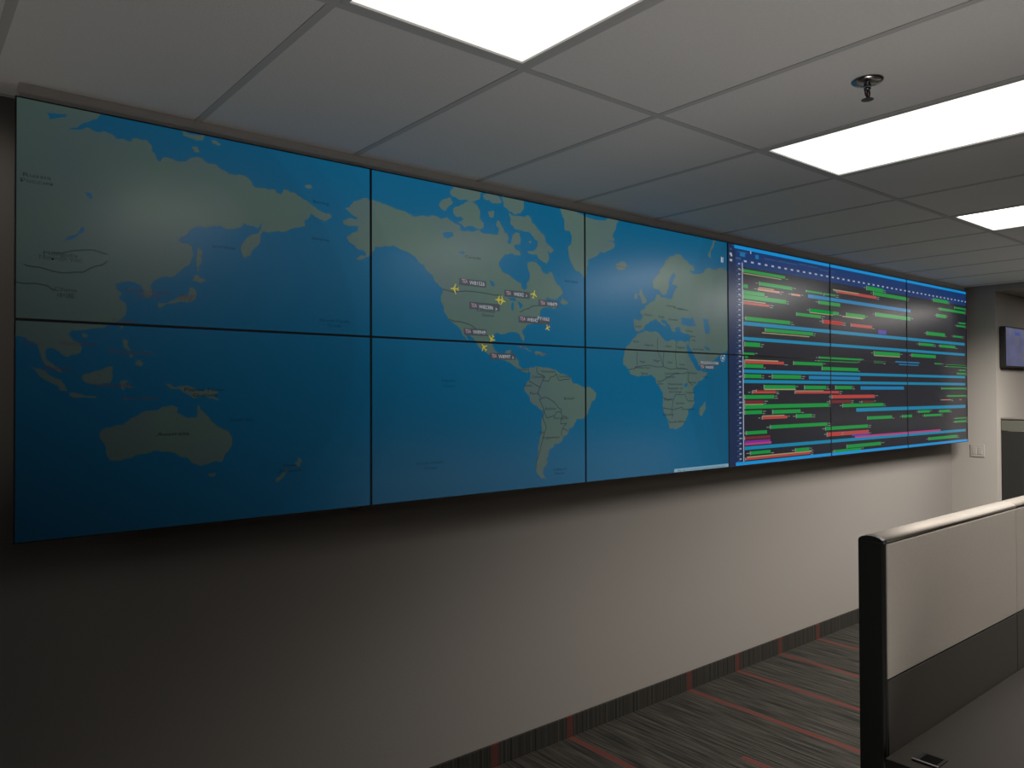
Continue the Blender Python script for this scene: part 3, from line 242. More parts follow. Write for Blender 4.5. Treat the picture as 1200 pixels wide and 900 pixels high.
PLANES=[(1.6249,2.2433,90,0.028),(1.87,2.2131,90,0.025),(1.8925,2.2108,-100,0.026),(2.0851,2.2556,-15,0.026),(2.1715,2.0995,120,0.021),(1.8296,2.0314,150,0.025),(1.7856,1.993,40,0.025)]
RING=(3.5835,1.9915,0.021)
CAP=[(3.1217,1.3573),(3.6331,1.3578),(3.6328,1.3373),(3.1215,1.3392)]
BARS=[(3.805,4.278,2.55,2.5312,'G'),(3.805,4.232,2.5264,2.5206,'T'),(3.98,4.364,2.4852,2.4635,'G'),(3.969,4.143,2.4523,2.4463,'T'),(3.963,4.21,2.4435,2.4303,'O'),(3.804,3.851,2.4558,2.4346,'G'),(3.803,4.034,2.4188,2.3952,'G'),(3.803,4.289,2.3923,2.3664,'G'),(3.802,4.045,2.357,2.3511,'T'),(3.802,4.088,2.3476,2.3323,'R'),(4.356,4.464,2.4426,2.43,'O'),(4.535,4.749,2.4796,2.4667,'G'),(4.773,4.932,2.4781,2.4675,'G'),(4.582,4.892,2.357,2.3349,'G'),(4.582,4.892,2.334,2.3281,'T'),(4.413,4.73,2.3189,2.2985,'G'),(3.826,4.335,2.2569,2.2334,'G'),(4.04,4.623,2.1949,2.1731,'G'),(4.002,4.573,2.1671,2.161,'T'),(3.814,3.981,2.0981,2.0711,'G'),(3.798,3.918,2.033,2.0201,'G'),(3.813,3.846,2.0106,2.0,'G'),(3.813,4.187,1.9912,1.9842,'T'),(3.813,4.255,1.9854,1.9666,'R'),(3.812,4.013,1.9625,1.939,'G'),(4.372,4.749,1.9905,1.969,'G'),(3.811,3.992,1.8985,1.875,'G'),(4.116,4.464,1.9001,1.8745,'G'),(4.023,4.393,1.832,1.8079,'G'),(4.023,4.393,1.8079,1.8006,'T'),(4.506,4.788,1.8302,1.8058,'G'),(3.938,4.154,1.8018,1.7923,'D'),(3.892,4.154,1.7935,1.7793,'R'),(3.81,4.137,1.769,1.7455,'G'),(3.809,4.013,1.7356,1.7145,'D'),(3.809,4.013,1.7133,1.7086,'T'),(3.809,4.827,1.7092,1.6834,'G'),(3.808,3.997,1.6729,1.6495,'G'),(4.118,4.453,1.6719,1.6475,'G'),(3.999,4.289,1.633,1.615,'R'),(3.999,4.255,1.6387,1.6333,'T'),(4.402,4.598,1.6388,1.6136,'G'),(4.09,4.801,1.5746,1.5515,'G'),(3.822,4.05,1.5449,1.5238,'G'),(3.806,4.088,1.5115,1.4939,'D'),(3.806,4.088,1.4869,1.4729,'V'),(3.806,4.099,1.4723,1.4583,'M'),(3.866,4.088,1.4178,1.3978,'G'),(4.386,4.561,1.4122,1.3895,'G'),(3.825,4.586,1.3877,1.3807,'T'),(3.814,4.573,1.3801,1.366,'R'),(4.952,5.553,2.516,2.4947,'R'),(4.895,5.276,2.517,2.5093,'T'),(5.396,5.664,2.5824,2.5519,'G'),(5.502,6.074,2.5485,2.5217,'G'),(5.085,5.37,2.3613,2.3338,'G'),(5.026,5.339,2.3351,2.3273,'T'),(4.751,5.036,2.2908,2.2663,'R'),(5.153,5.477,2.2867,2.2649,'R'),(5.532,6.135,2.3921,2.3632,'G'),(5.573,5.709,2.2613,2.2302,'P'),(6.581,6.882,2.5816,2.5517,'G'),(6.702,7.253,2.5083,2.4874,'G'),(7.017,7.253,2.5389,2.5233,'G'),(6.646,6.839,2.453,2.4241,'G'),(7.132,7.253,2.4071,2.3926,'G'),(7.072,7.253,2.3802,2.3646,'G'),(6.44,6.81,2.2911,2.2617,'G'),(6.995,7.177,2.283,2.2674,'G'),(6.295,6.575,2.1915,2.1691,'G'),(6.707,7.027,2.1915,2.1682,'G'),(5.504,5.941,2.0956,2.0669,'G'),(5.503,5.941,2.0659,2.0597,'T'),(6.154,6.616,2.0969,2.0705,'G'),(5.514,5.649,2.022,2.0069,'G'),(5.858,6.292,2.0292,2.0135,'B'),(5.92,6.278,2.0076,1.9997,'B'),(6.601,6.727,2.0303,2.0133,'G'),(6.835,7.251,2.0238,2.0176,'G'),(6.835,7.251,2.0089,2.0028,'G'),(7.126,7.251,1.983,1.9716,'G'),(7.063,7.251,1.9548,1.9396,'G'),(4.922,5.159,1.8307,1.8065,'G'),(5.287,6.004,1.8289,1.8036,'B'),(6.726,7.251,1.8208,1.8074,'G'),(6.858,7.251,1.7555,1.7419,'G'),(6.738,6.921,1.7199,1.7125,'O'),(7.103,7.154,1.7209,1.7107,'R'),(4.851,5.51,1.7654,1.7413,'R'),(4.841,5.138,1.7294,1.7074,'D'),(5.307,5.488,1.7203,1.7055,'D'),(5.021,5.649,1.7014,1.6769,'G'),(5.392,5.793,1.6024,1.579,'G'),(5.973,6.146,1.6011,1.5807,'G'),(6.273,6.484,1.6334,1.6124,'G'),(6.692,6.891,1.6301,1.6082,'G'),(6.38,6.712,1.5986,1.5797,'G'),(7.02,7.251,1.5556,1.5456,'G'),(7.004,7.251,1.529,1.5127,'G'),(4.779,5.397,1.5433,1.5195,'G'),(4.798,5.409,1.503,1.4752,'R'),(5.151,5.42,1.4771,1.4626,'P'),(5.194,6.698,1.4657,1.4501,'M'),(5.077,5.603,1.4049,1.3803,'G'),(6.458,7.044,1.4043,1.3805,'G'),(4.894,5.287,1.376,1.358,'G'),(4.702,4.997,2.4211,2.3973,'G'),(4.582,4.977,2.357,2.3349,'G'),(4.559,6.136,2.4538,2.4292,'B'),(3.801,7.238,2.2248,2.2014,'C'),(3.799,7.238,2.1298,2.1087,'C'),(3.797,7.238,1.9276,1.9065,'C'),(3.796,7.238,1.8644,1.8433,'C'),(3.805,7.238,1.4513,1.4291,'C'),(4.562,5.283,1.8975,1.8743,'B'),(4.701,5.309,2.0318,2.0173,'G'),(4.688,5.244,2.0065,2.0,'G'),(4.738,5.254,1.9623,1.9385,'G'),(4.387,4.969,1.7944,1.7767,'R'),(4.387,4.755,1.7975,1.7925,'T'),(4.757,5.03,2.2881,2.2682,'R'),(4.782,4.814,1.5406,1.5208,'G'),(4.801,4.993,1.5035,1.4797,'R'),(4.871,5.442,1.7646,1.7419,'R'),(5.219,7.238,1.6678,1.6406,'C')]
INFO={'top0': 2.6888,'top1': 2.6688,'navb': 2.5621,'tick': 2.5997,'bot0': 1.3585,'bot1': 1.3366,'axis': 3.7916,'nav': 3.7199,'lab0': 3.7422,'lab1': 3.7709,'rowtop': 2.5776,'rowbot': 1.3767,'tick0': 3.8111,'tick1': 7.2705,'tickgap': 0.0764}
HDR=[(3.742,3.851,2.652,0.006),(4.03,4.168,2.639,0.006),(4.187,4.426,2.64,0.006),(4.447,4.545,2.648,0.006),(4.566,4.69,2.646,0.006),(4.712,4.84,2.637,0.006),(4.875,4.911,2.638,0.006),(3.69,3.703,2.683,0.01),(3.663,3.685,2.659,0.012),(3.662,3.684,2.63,0.014),(3.671,3.689,2.621,0.014),(3.662,3.688,2.591,0.014),(3.879,3.891,2.661,0.018),(3.724,3.778,2.61,0.012)]
HB=[(3.769,3.824,2.639,0.026),(3.935,3.973,2.64,0.026)]
PAUSE=(3.5841,2.5828)

# ================================================================== THE ROOM
XE, YJ = 7.37, -.377                                   # end wall plane; where its outer corner stands
struct(box('floor', M_CARPET, None, -3.5, 13, -8.5, .0, -.06, 0), 'dark carpet with broken red stripes')
def wall(name, *a, label=None): return struct(box(name, M_WALL if name in ('wall_left', 'wall_back') else M_WALL_LIT, None, *a), label)
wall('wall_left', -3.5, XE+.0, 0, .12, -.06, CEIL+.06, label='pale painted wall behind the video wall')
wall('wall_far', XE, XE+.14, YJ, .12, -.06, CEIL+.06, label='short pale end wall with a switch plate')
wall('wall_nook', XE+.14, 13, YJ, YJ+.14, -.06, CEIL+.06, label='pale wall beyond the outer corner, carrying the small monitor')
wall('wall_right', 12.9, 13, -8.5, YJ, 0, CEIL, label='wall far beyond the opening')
wall('wall_back', -3.5, 13, -8.6, -8.5, -.06, CEIL+.06)
struct(box('trim_1', M_WALL_LIT, None, XE, 12.9, -8.5, YJ, 2.685, CEIL+.06), 'low soffit beyond the end wall')
struct(box('trim_2', mat('trim_paint', (.6, .57, .54), rough=.7), None, .012, XE-.09, -.158, -.10, 2.699, CEIL), 'narrow painted filler strip between the displays and the ceiling')  # added piece: its pale face lifts the otherwise black open gap
def base(name, x0, x1, y0, y1):
    bm = bmesh.new(); add_box(bm, x0, x1, y0, y1, 0, .107, .003, 1)
    return struct(obj(name, bm, M_CARPET, org=((x0+x1)/2, (y0+y1)/2, 0)), 'carpet strip base with red stripes')
base('baseboard_left', -3.5, XE-.012, -.012, 0)
base('baseboard_far', XE-.012, XE, YJ, 0)

# ceiling: slab above, tees, one object per lay-in tile
ceil = struct(box('ceiling', M_CEIL, None, -3.5, XE, -8.5, 0, CEIL+.03, CEIL+.09), 'suspended ceiling of pale lay-in tiles')
TX0, PITCH = 1.152, .6096
YROW = [0, -1.2, -2.419, -3.638, -4.857, -6.076, -7.295]
lit = {}
for f in FIXTURES:
    i = round((f[0]-TX0)/PITCH); r = min(range(len(YROW)), key=lambda k: abs(YROW[k]-f[1])); lit[(i, r)] = f
tile_me = {}
def tile(x0, x1, y0, y1):
    key = (round(x1-x0, 3), round(y0-y1, 3))
    if key not in tile_me:
        bm = bmesh.new(); a, b = key[0]/2-.004, key[1]/2-.004
        add_box(bm, -a, a, -b, b, 0, .016, .0015, 1)
        me = bpy.data.meshes.new('ceiling_tile'); bm.to_mesh(me); bm.free(); me.materials.append(M_CEIL); tile_me[key] = me
    o = bpy.data.objects.new('ceiling_tile', tile_me[key]); COL.objects.link(o); o.parent = ceil
    o.location = Vector(((x0+x1)/2, (y0+y1)/2, CEIL+.0005)) - WORLD['ceiling']
for r in range(len(YROW)-1):
    for i in range(-7, 11):
        x0 = TX0+i*PITCH; x1 = min(x0+PITCH, XE)
        if x1-x0 < .1 or (i, r) in lit: continue
        tile(x0, x1, YROW[r], YROW[r+1])
for i in range(-7, 11):
    x = TX0+i*PITCH
    box('tee_bar', M_TEE, ceil, x-.012, x+.012, -7.3, 0, CEIL-.0015, CEIL+.012)
for r in range(1, len(YROW)):
    box('tee_bar', M_TEE, ceil, -3.4, XE, YROW[r]-.012, YROW[r]+.012, CEIL-.0018, CEIL+.012)
box('wall_angle', M_TEE, ceil, -3.4, XE, -.022, 0, CEIL-.001, CEIL+.012)
box('wall_angle', M_TEE, ceil, XE-.022, XE, -7.3, 0, CEIL-.001, CEIL+.012)

# recessed fixtures
LBL = ['large recessed ceiling light nearest the camera, cut by the top edge of the picture',
       'recessed ceiling light right of the sprinkler, running off the right edge of the picture',
       'smallest and farthest recessed ceiling light at the right edge of the picture',
       'recessed ceiling light just beyond the right edge of the picture',
       'recessed ceiling light one row farther from the screens, out of the picture']
for k, (x0, y0, watts, spread, glow) in enumerate(FIXTURES):
    yr = min(YROW, key=lambda v: abs(v-y0)); x1 = x0+PITCH; y1 = yr-1.219
    t = thing('recessed_light', LBL[k], 'ceiling light', ((x0+x1)/2, (yr+y1)/2, CEIL), 'recessed ceiling lights')
    bm = bmesh.new()
    a0, a1, b0, b1 = x0+.013, x1-.013, y1+.013, yr-.013; fwid = .016
    for q in ((a0, a1, b0, b0+fwid), (a0, a1, b1-fwid, b1), (a0, a0+fwid, b0+fwid, b1-fwid), (a1-fwid, a1, b0+fwid, b1-fwid)):
        add_box(bm, *q, CEIL-.002, CEIL+.02)
    obj('door_frame', bm, M_TEE, t, org=t.location)
    md = mat('diffuser_%d' % round(glow*100), (.8, .8, .78), rough=.6, emit=((1, .975, .93), glow))
    box('diffuser', md, t, a0+fwid, a1-fwid, b0+fwid, b1-fwid, CEIL+.004, CEIL+.008)
    if watts:
        l = bpy.data.lights.new('troffer_lamp', 'AREA'); l.shape = 'RECTANGLE'; l.size = .54; l.size_y = 1.14
        l.energy = watts; l.color = WARM; l.spread = math.radians(spread)
        o = bpy.data.objects.new('troffer_lamp', l); COL.objects.link(o); o.parent = t; o.location = (0, 0, -.004)
UPL = ['low floor uplighter standing below the picture in front of the screens', 'low floor uplighter behind the cubicle partition near the end wall', 'floor uplighter on a pole just left of the picture']
for (x, y, z, spread, watts), lb in zip(FILL_UPLIGHTS, UPL):  # unseen stands added to carry the ceiling fill lamps
    t = thing('floor_uplighter', lb, 'floor lamp', (x, y, 0))
    if z > .2:
        box('base_plate', M_BLACK, t, x-.2, x+.2, y-.15, y+.15, 0, .02, .004)
        box('pole', M_BLACK, t, x-.02, x+.02, y-.02, y+.02, .02, z-.045)
    box('lamp_housing', M_BLACK, t, x-.62, x+.62, y-.42, y+.42, max(0, z-.05), z-.006, .004)
    l = bpy.data.lights.new('uplight_lamp', 'AREA'); l.shape = 'RECTANGLE'; l.size = 1.2; l.size_y = .8; l.spread = math.radians(spread); l.energy = watts; l.color = (1, .95, .89)
    o = bpy.data.objects.new('uplight_lamp', l); COL.objects.link(o); o.location = (x, y, z); o.rotation_euler = (math.pi, 0, 0)

l = bpy.data.lights.new('soffit_lamp', 'AREA'); l.shape = 'RECTANGLE'; l.size = .5; l.size_y = 1.1; l.energy = NOOK_WATTS; l.color = WARM
o = bpy.data.objects.new('soffit_lamp', l); COL.objects.link(o); o.location = (8.7, -1.6, 2.68)
l = bpy.data.lights.new('washer_lamp', 'SPOT'); l.energy = WALL_FILL[2]; l.spot_size = math.radians(74); l.spot_blend = .9; l.shadow_soft_size = .05; l.color = (1, .92, .82)  # unseen spot added to lift the wall strip beside the screens
o = bpy.data.objects.new('washer_lamp', l); COL.objects.link(o); o.location = WALL_FILL[0]
o.rotation_euler = (Vector(WALL_FILL[1])-Vector(WALL_FILL[0])).to_track_quat('-Z', 'Y').to_euler()

# sprinkler
sp = (2.03, -1.80, CEIL)
t = thing('fire_sprinkler', 'small chrome fire sprinkler hanging from the ceiling left of a light', 'sprinkler', sp)
M_CHROME = mat('chrome', (.35, .35, .36), rough=.22, metal=1)
bm = bmesh.new(); add_lathe(bm, sp, [(.012, -.014), (.022, -.013), (.040, -.008), (.046, -.003), (.047, .0)]); obj('escutcheon', bm, M_CHROME, t, True, sp)
bm = bmesh.new(); add_lathe(bm, sp, [(.006, -.030), (.010, -.029), (.011, -.022), (.011, -.010)], 14); obj('body', bm, M_CHROME, t, True, sp)
for s in (-1, 1):
    bm = bmesh.new(); add_tube(bm, [(sp[0]+s*.009, sp[1], sp[2]-.024), (sp[0]+s*.015, sp[1], sp[2]-.036), (sp[0]+s*.011, sp[1], sp[2]-.048), (sp[0], sp[1], sp[2]-.055)], .0026); obj('frame_arm', bm, M_METAL, t, True, sp)
bm = bmesh.new(); add_cyl(bm, (sp[0], sp[1], sp[2]-.040), .0028, .024, n=10); obj('glass_bulb', bm, mat('bulb_red', (.3, .03, .02), rough=.1), t, True, sp)
bm = bmesh.new(); add_lathe(bm, sp, [(.005, -.062), (.018, -.0605), (.018, -.059), (.005, -.056)], 16); obj('deflector', bm, M_METAL, t, False, sp)

# switch plate on the end wall
yc, zc = -.219, 1.252
t = thing('light_switch', 'white two-gang switch plate on the short end wall beside the screens', 'switch', (XE, yc, zc))
M_PLATE = mat('plate_white', (.33, .305, .28), rough=.35)
box('plate', M_PLATE, t, XE-.006, XE, yc-.058, yc+.058, zc-.057, zc+.057, .0025)
for s in (-1, 1):
    box('rocker', M_PLATE, t, XE-.009, XE-.004, yc+s*.023-.0165, yc+s*.023+.0165, zc-.033, zc+.033, .0015)
    for dz in (-.048, .048):
        bm = bmesh.new(); add_cyl(bm, (XE-.0065, yc+s*.023, zc+dz), .003, .002, 'X', 10); obj('screw', bm, M_PLATE, t, org=(XE, yc+s*.023, zc+dz))

# small monitor on the nook wall
mx0, mz0, mz1 = 7.44, 2.006, 2.373; mw = .655; my = YJ-.055
t = thing('wall_monitor', 'small wall monitor with a lavender screen beyond the end wall, at the right edge', 'monitor', (mx0+mw/2, YJ, (mz0+mz1)/2))
box('casing', M_BLACK, t, mx0, mx0+mw, my+.004, my+.045, mz0, mz1, .004)
bm = bmesh.new()
for q in ((mx0, mx0+mw, mz0, mz0+.012), (mx0, mx0+mw, mz1-.012, mz1), (mx0, mx0+.012, mz0+.012, mz1-.012), (mx0+mw-.012, mx0+mw, mz0+.012, mz1-.012)):
    add_box(bm, q[0], q[1], my, my+.006, q[2], q[3])
obj('bezel', bm, M_BLACK, t, org=(mx0, my, mz0))
box('screen', picture_mat('monitor_picture', (.135, .14, .25), (.18, .185, .31), night_and_falloff=False, k=.6, scale=7), t, mx0+.012, mx0+mw-.012, my+.002, my+.005, mz0+.012, mz1-.012)
mc = picture_mat('monitor_grey', (.10, .10, .13), night_and_falloff=False); mb = picture_mat('monitor_blue', (.05, .07, .25), night_and_falloff=False)
box('window_icon', mc, t, mx0+.26, mx0+.34, my+.001, my+.0022, mz0+.20, mz0+.27)
box('window_icon', mb, t, mx0+.24, mx0+.36, my+.001, my+.0022, mz1-.075, mz1-.045)
box('window_icon', mc, t, mx0+.38, mx0+.46, my+.001, my+.0022, mz0+.10, mz0+.14)
box('bracket', M_BLACK, t, mx0+.22, mx0+.44, my+.045, YJ, mz0+.08, mz0+.29)

# dark office partition beyond the corner
M_DARKFAB = mat('charcoal_fabric', (.008, .009, .008), rough=.9, noise=(120, .25), bump=(500, .3))
M_BAND = mat('grey_green_fabric', (.085, .085, .067), rough=.9, noise=(160, .12))
M_CAP = mat('champagne_metal', (.21, .19, .165), rough=.62, metal=.4, noise=(14, .04))
px = 7.46
t = thing('office_partition', 'tall dark office partition with a grey top band beyond the end wall', 'partition', (px+.035, -1.2, 0))
box('lower_panel', M_DARKFAB, t, px+.004, px+.066, -2.0, YJ-.004, .06, 1.43, .002)
box('upper_band', M_BAND, t, px+.001, px+.069, -2.0, YJ-.004, 1.436, 1.527, .002)
box('shadow_strip', M_BLACK, t, px+.006, px+.064, -2.0, YJ-.004, 1.527, 1.537)  # thin dark strip set in below the cap
box('top_cap', M_CAP, t, px, px+.07, -2.0, YJ-.004, 1.537, 1.553, .003)
for y in (-1.9, -.5): box('foot', M_BLACK, t, px+.015, px+.055, y-.03, y+.03, 0, .06, .003)

# ================================================================== FRONT CUBICLE
M_FAB = mat('taupe_fabric', (.56, .515, .46), rough=.95, spec=.15, noise=(220, .10), bump=(700, .35))
M_LOW = mat('dark_laminate', (.085, .079, .070), rough=.55, noise=(200, .08))
PX0, PX1, PY0, PY1, PT = 1.918, 5.2, -1.886, -1.810, 1.359
t = thing('cubicle_partition', 'grey fabric cubicle partition with black end post and rounded metal top cap', 'partition', (PX0, (PY0+PY1)/2, 0))
def cap_profile(bm, x0, x1, y0, y1, z0, h, n=8):
    a, b = [], []
    for i in range(n+1):
        th = math.pi*i/n; yy = (y0+y1)/2-(y1-y0)/2*math.cos(th); zz = z0+h*math.sin(th)**.8 if 0 < i < n else z0
        a.append(bm.verts.new((x0, yy, zz))); b.append(bm.verts.new((x1, yy, zz)))
    for i in range(n): bm.faces.new((a[i], a[i+1], b[i+1], b[i]))
    bm.faces.new((a[n], a[0], b[0], b[n])); bm.faces.new(a); bm.faces.new(b[::-1])
bm = bmesh.new(); add_box(bm, PX0, PX0+.022, PY0, PY1, .01, PT-.008, .007, 3); obj('end_post', bm, M_BLACK, t, org=(PX0, PY0, 0))
bm = bmesh.new(); cap_profile(bm, PX0+.002, PX0+.026, PY0+.001, PY1-.001, PT-.013, .019); obj('post_cap', bm, M_BLACK, t, org=(PX0, PY0, PT))
SEAM = 2.994
for a, b in ((PX0+.026, SEAM-.0015), (SEAM+.0015, 4.07), (4.073, PX1)):
    bm = bmesh.new(); cap_profile(bm, a, b, PY0, PY1, PT-.012, .018); obj('top_cap', bm, M_CAP, t, True, (a, PY0, PT))
    o = box('fabric_panel', M_FAB, t, a+(.0 if a > PX0+.1 else -.003), b-.003, PY0, PY0+.012, .953, PT-.016, .003)
    box('lower_panel', M_LOW, t, a, b-.003, PY0+.001, PY0+.012, .08, .949, .002)
    box('rear_panel', M_FAB, t, a, b-.003, PY1-.012, PY1, .08, PT-.016, .003)
bm = bmesh.new(); add_box(bm, PX0+.022, PX1, PY0+.012, PY1-.012, .08, PT-.014); obj('core', bm, M_BLACK, t, org=(PX0, PY0, 0))
box('base_rail', M_BLACK, t, PX0+.022, PX1, PY0+.004, PY1-.004, .0, .08, .002)

DZ = .740; DY0, DY1 = -2.62, PY0-.003
t = thing('desk_worksurface', 'dark laminate desk worksurface against the cubicle partition, lower right corner', 'desk', (PX0, DY0, 0))
M_DESK = mat('desk_laminate', (.024, .0215, .019), rough=.8, spec=.06, noise=(260, .12), bump=(900, .1))
box('desktop', M_DESK, t, PX0-.012, PX1, DY0, DY1, DZ-.03, DZ, .003)
M_SLOT = mat('slot_black', (.003, .003, .003), rough=.9, spec=.02)
g = box('grommet', mat('grommet_black', (.008, .008, .008), rough=.7, spec=.1), t, 1.955, 2.025, -2.012, -1.945, DZ-.002, DZ+.003, .001, 'black cable grommet in the desk corner')
box('slot', M_SLOT, g, 1.968, 2.018, -2.004, -1.958, DZ+.0028, DZ+.0036)
box('lip', mat('grommet_lip', (.06, .055, .05), rough=.6), g, 1.952, 1.960, -2.014, -1.943, DZ+.001, DZ+.006, .001)
for x in (PX0+.03, PX1-.06): box('end_panel', M_LOW, t, x, x+.028, DY0+.04, DY1-.01, 0, DZ-.03, .002)

# ================================================================== VIDEO WALL
PW, PH, X0, ZM, YF = 1.2135, .6809, 0.0, 2.015, -.17
INS = .0042
SX = lambda s: X0+PW*s
NAVX = INFO['nav']
# --- flat picture pieces are collected as triangles in the plane (x, z) and clipped to each display
def tess(loops):
    v = [Vector((p[0], p[1], 0)) for l in loops for p in l]
    ts = tessellate_polygon([[Vector((p[0], p[1], 0)) for p in l] for l in loops])
    return [[(v[i].x, v[i].y) for i in q] for q in ts]
def rect(x0, x1, z0, z1): return [[(x0, z0), (x1, z0), (x1, z1), (x0, z1)]]
def clip(poly, R):
    for ax, lim, sgn in ((0, R[0], 1), (0, R[1], -1), (1, R[2], 1), (1, R[3], -1)):
        out = []; n = len(poly)
        for i in range(n):
            a, b = poly[i], poly[(i+1) % n]; da = (a[ax]-lim)*sgn; db = (b[ax]-lim)*sgn
            if da >= 0: out.append(a)
            if (da >= 0) != (db >= 0):
                t_ = da/(da-db); out.append((a[0]+(b[0]-a[0])*t_, a[1]+(b[1]-a[1])*t_))
        poly = out
        if len(poly) < 3: return None
    return poly
LAYERS = {}   # child name -> list of (polygon, material, lift)
def put(layer, polys, m, lift, key=0):
    LAYERS.setdefault((layer, key), []).extend((p, m, lift) for p in polys)

def ragged(l, amp=.17, levels=3):
    rnd = random.Random(len(l)*131+int(l[0][0]*1000))
    for k in range(levels):
        out = []
        for i, a in enumerate(l):
            b = l[(i+1) % len(l)]; dx, dz = b[0]-a[0], b[1]-a[1]; d = math.hypot(dx, dz)
            out.append(a)
            if .007 < d < .5:
                o = rnd.uniform(-amp, amp); out.append(((a[0]+b[0])/2-dz*o, (a[1]+b[1])/2+dx*o))
        l = out
    return l
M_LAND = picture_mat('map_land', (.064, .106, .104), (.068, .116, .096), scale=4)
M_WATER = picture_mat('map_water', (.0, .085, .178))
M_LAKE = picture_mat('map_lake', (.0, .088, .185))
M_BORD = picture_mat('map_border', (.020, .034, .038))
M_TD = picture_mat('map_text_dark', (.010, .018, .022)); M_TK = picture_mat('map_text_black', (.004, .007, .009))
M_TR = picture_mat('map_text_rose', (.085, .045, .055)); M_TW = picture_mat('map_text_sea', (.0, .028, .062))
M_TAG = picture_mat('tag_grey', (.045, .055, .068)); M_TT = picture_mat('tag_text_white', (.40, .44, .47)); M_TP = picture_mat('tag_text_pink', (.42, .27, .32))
M_PLN = picture_mat('plane_yellow', (.42, .36, .03)); M_WHITE = picture_mat('screen_white', (.5, .53, .58), night_and_falloff=False)
for k, l in LAND.items(): put('land_mass', tess([ragged(l)]), M_LAND, .0004, k)
for k, l in WATER.items(): put('lake', tess([ragged(l, .1, 1)]), M_LAKE, .0007, k)
for l in BORD:
    pts = [l[0]]
    rnd = random.Random(3)
    for a, b in zip(l, l[1:]):
        dx, dz = b[0]-a[0], b[1]-a[1]; o = rnd.uniform(-.15, .15)
        pts += [((a[0]+b[0])/2-dz*o, (a[1]+b[1])/2+dx*o), b]
    h = .0019
    for a, b in zip(pts, pts[1:]):
        dx, dz = b[0]-a[0], b[1]-a[1]; d = math.hypot(dx, dz) or 1; nx, nz = -dz/d*h, dx/d*h
        put('border_lines', [[(a[0]+nx, a[1]+nz), (a[0]-nx, a[1]-nz), (b[0]-nx, b[1]-nz), (b[0]+nx, b[1]+nz)]], M_BORD, .0008)
# --- lettering
TEXTS = []
def text(s, x0, x1, zc_, layer, m, lift, squash=1.0): TEXTS.append((s, x0, x1, zc_, layer, m, lift, squash))
KM = dict(d=M_TD, k=M_TK, r=M_TR, w=M_TW, p=M_TP, t=M_TT)
for s, a, b, z, k in TXT: text(s, a, b, z, 'place_name', KM[k], .0009)
for (a, b, z1, z0), ts in TAG:
    put('flight_tag', rect(a, b, z0, z1), M_TAG, .0010, (a, z0))
    for s, ta, tb, z, k in ts: text(s, ta, tb, z, 'flight_number', KM[k], .0014, 1.4)
def flush_text():
    tmp = []
    for s, *_ in TEXTS:
        c = bpy.data.curves.new('lettering', 'FONT'); c.body = s; c.resolution_u = 2
        o = bpy.data.objects.new('lettering', c); COL.objects.link(o); tmp.append(o)
    bpy.context.view_layer.update()
    dg = bpy.context.evaluated_depsgraph_get()
    for o, (s, x0, x1, z, layer, m, lift, sq) in zip(tmp, TEXTS):
        me = bpy.data.meshes.new_from_object(o.evaluated_get(dg)); me.calc_loop_triangles()
        if me.vertices:
            xs = [v.co.x for v in me.vertices]; ys = [v.co.y for v in me.vertices]
            k = (x1-x0)/max(1e-6, max(xs)-min(xs)); yc_ = .34; kz = min(k*1.3, .017)*sq
            P = [(x0+(v.co.x-min(xs))*k, z+(v.co.y-yc_)*kz) for v in me.vertices]
            put(layer, [[P[i] for i in q.vertices] for q in me.loop_triangles], m, lift, (x0, z))
        bpy.data.meshes.remove(me)
    for o in tmp:
        c = o.data; bpy.data.objects.remove(o); bpy.data.curves.remove(c)
    TEXTS.clear()
# --- aircraft marks
SHAPE = [(0, 1), (.12, .8), (.13, .3), (1.0, -.25), (1.0, -.42), (.13, -.12), (.10, -.68), (.38, -.9), (.38, -1.02), (0, -.9)]
SHAPE = SHAPE+[(-x, y) for x, y in SHAPE[-2:0:-1]]
def mark(x, z, ang, r, m, layer):
    a = math.radians(ang); c, s = math.cos(a), math.sin(a)
    put('airplane_icon', tess([[(x+(px_*c-py_*s)*r, z+(px_*s+py_*c)*r) for px_, py_ in SHAPE]]), m, .0012, (x, z))
for x, z, a, r in PLANES: mark(x, z, a, r*.8, M_PLN, 'airplane_icons')
x, z, r = RING
for i in range(10):
    a0 = 2*math.pi*i/10; a1 = a0+.38
    put('dashed_ring', [[(x+q*math.cos(a), z+q*math.sin(a)) for q, a in ((r, a0), (r, a1), (r*.86, a1), (r*.86, a0))]], M_WHITE, .0012)
mark(x, z, 60, r*.5, M_WHITE, 'airplane_icons'); put('dashed_ring', rect(x+r*.7, x+r, z+r*.6, z+r*.95), M_WHITE, .0013)
put('map_caption', [CAP], picture_mat('caption_pale', (.17, .30, .38), night_and_falloff=False), .0010)
text('Map data © contributors, imagery and terrain layers', CAP[0][0]+.03, CAP[1][0]-.03, (CAP[1][1]+CAP[2][1])/2-.001, 'map_caption', picture_mat('caption_text', (.03, .07, .10), night_and_falloff=False), .0013)
for d in (-.007, .007): put('pause_icon', [[(PAUSE[0]+d-.003, PAUSE[1]-.016), (PAUSE[0]+d+.003, PAUSE[1]-.016), (PAUSE[0]+d+.004, PAUSE[1]+.016), (PAUSE[0]+d-.002, PAUSE[1]+.016)]], M_WHITE, .0012)

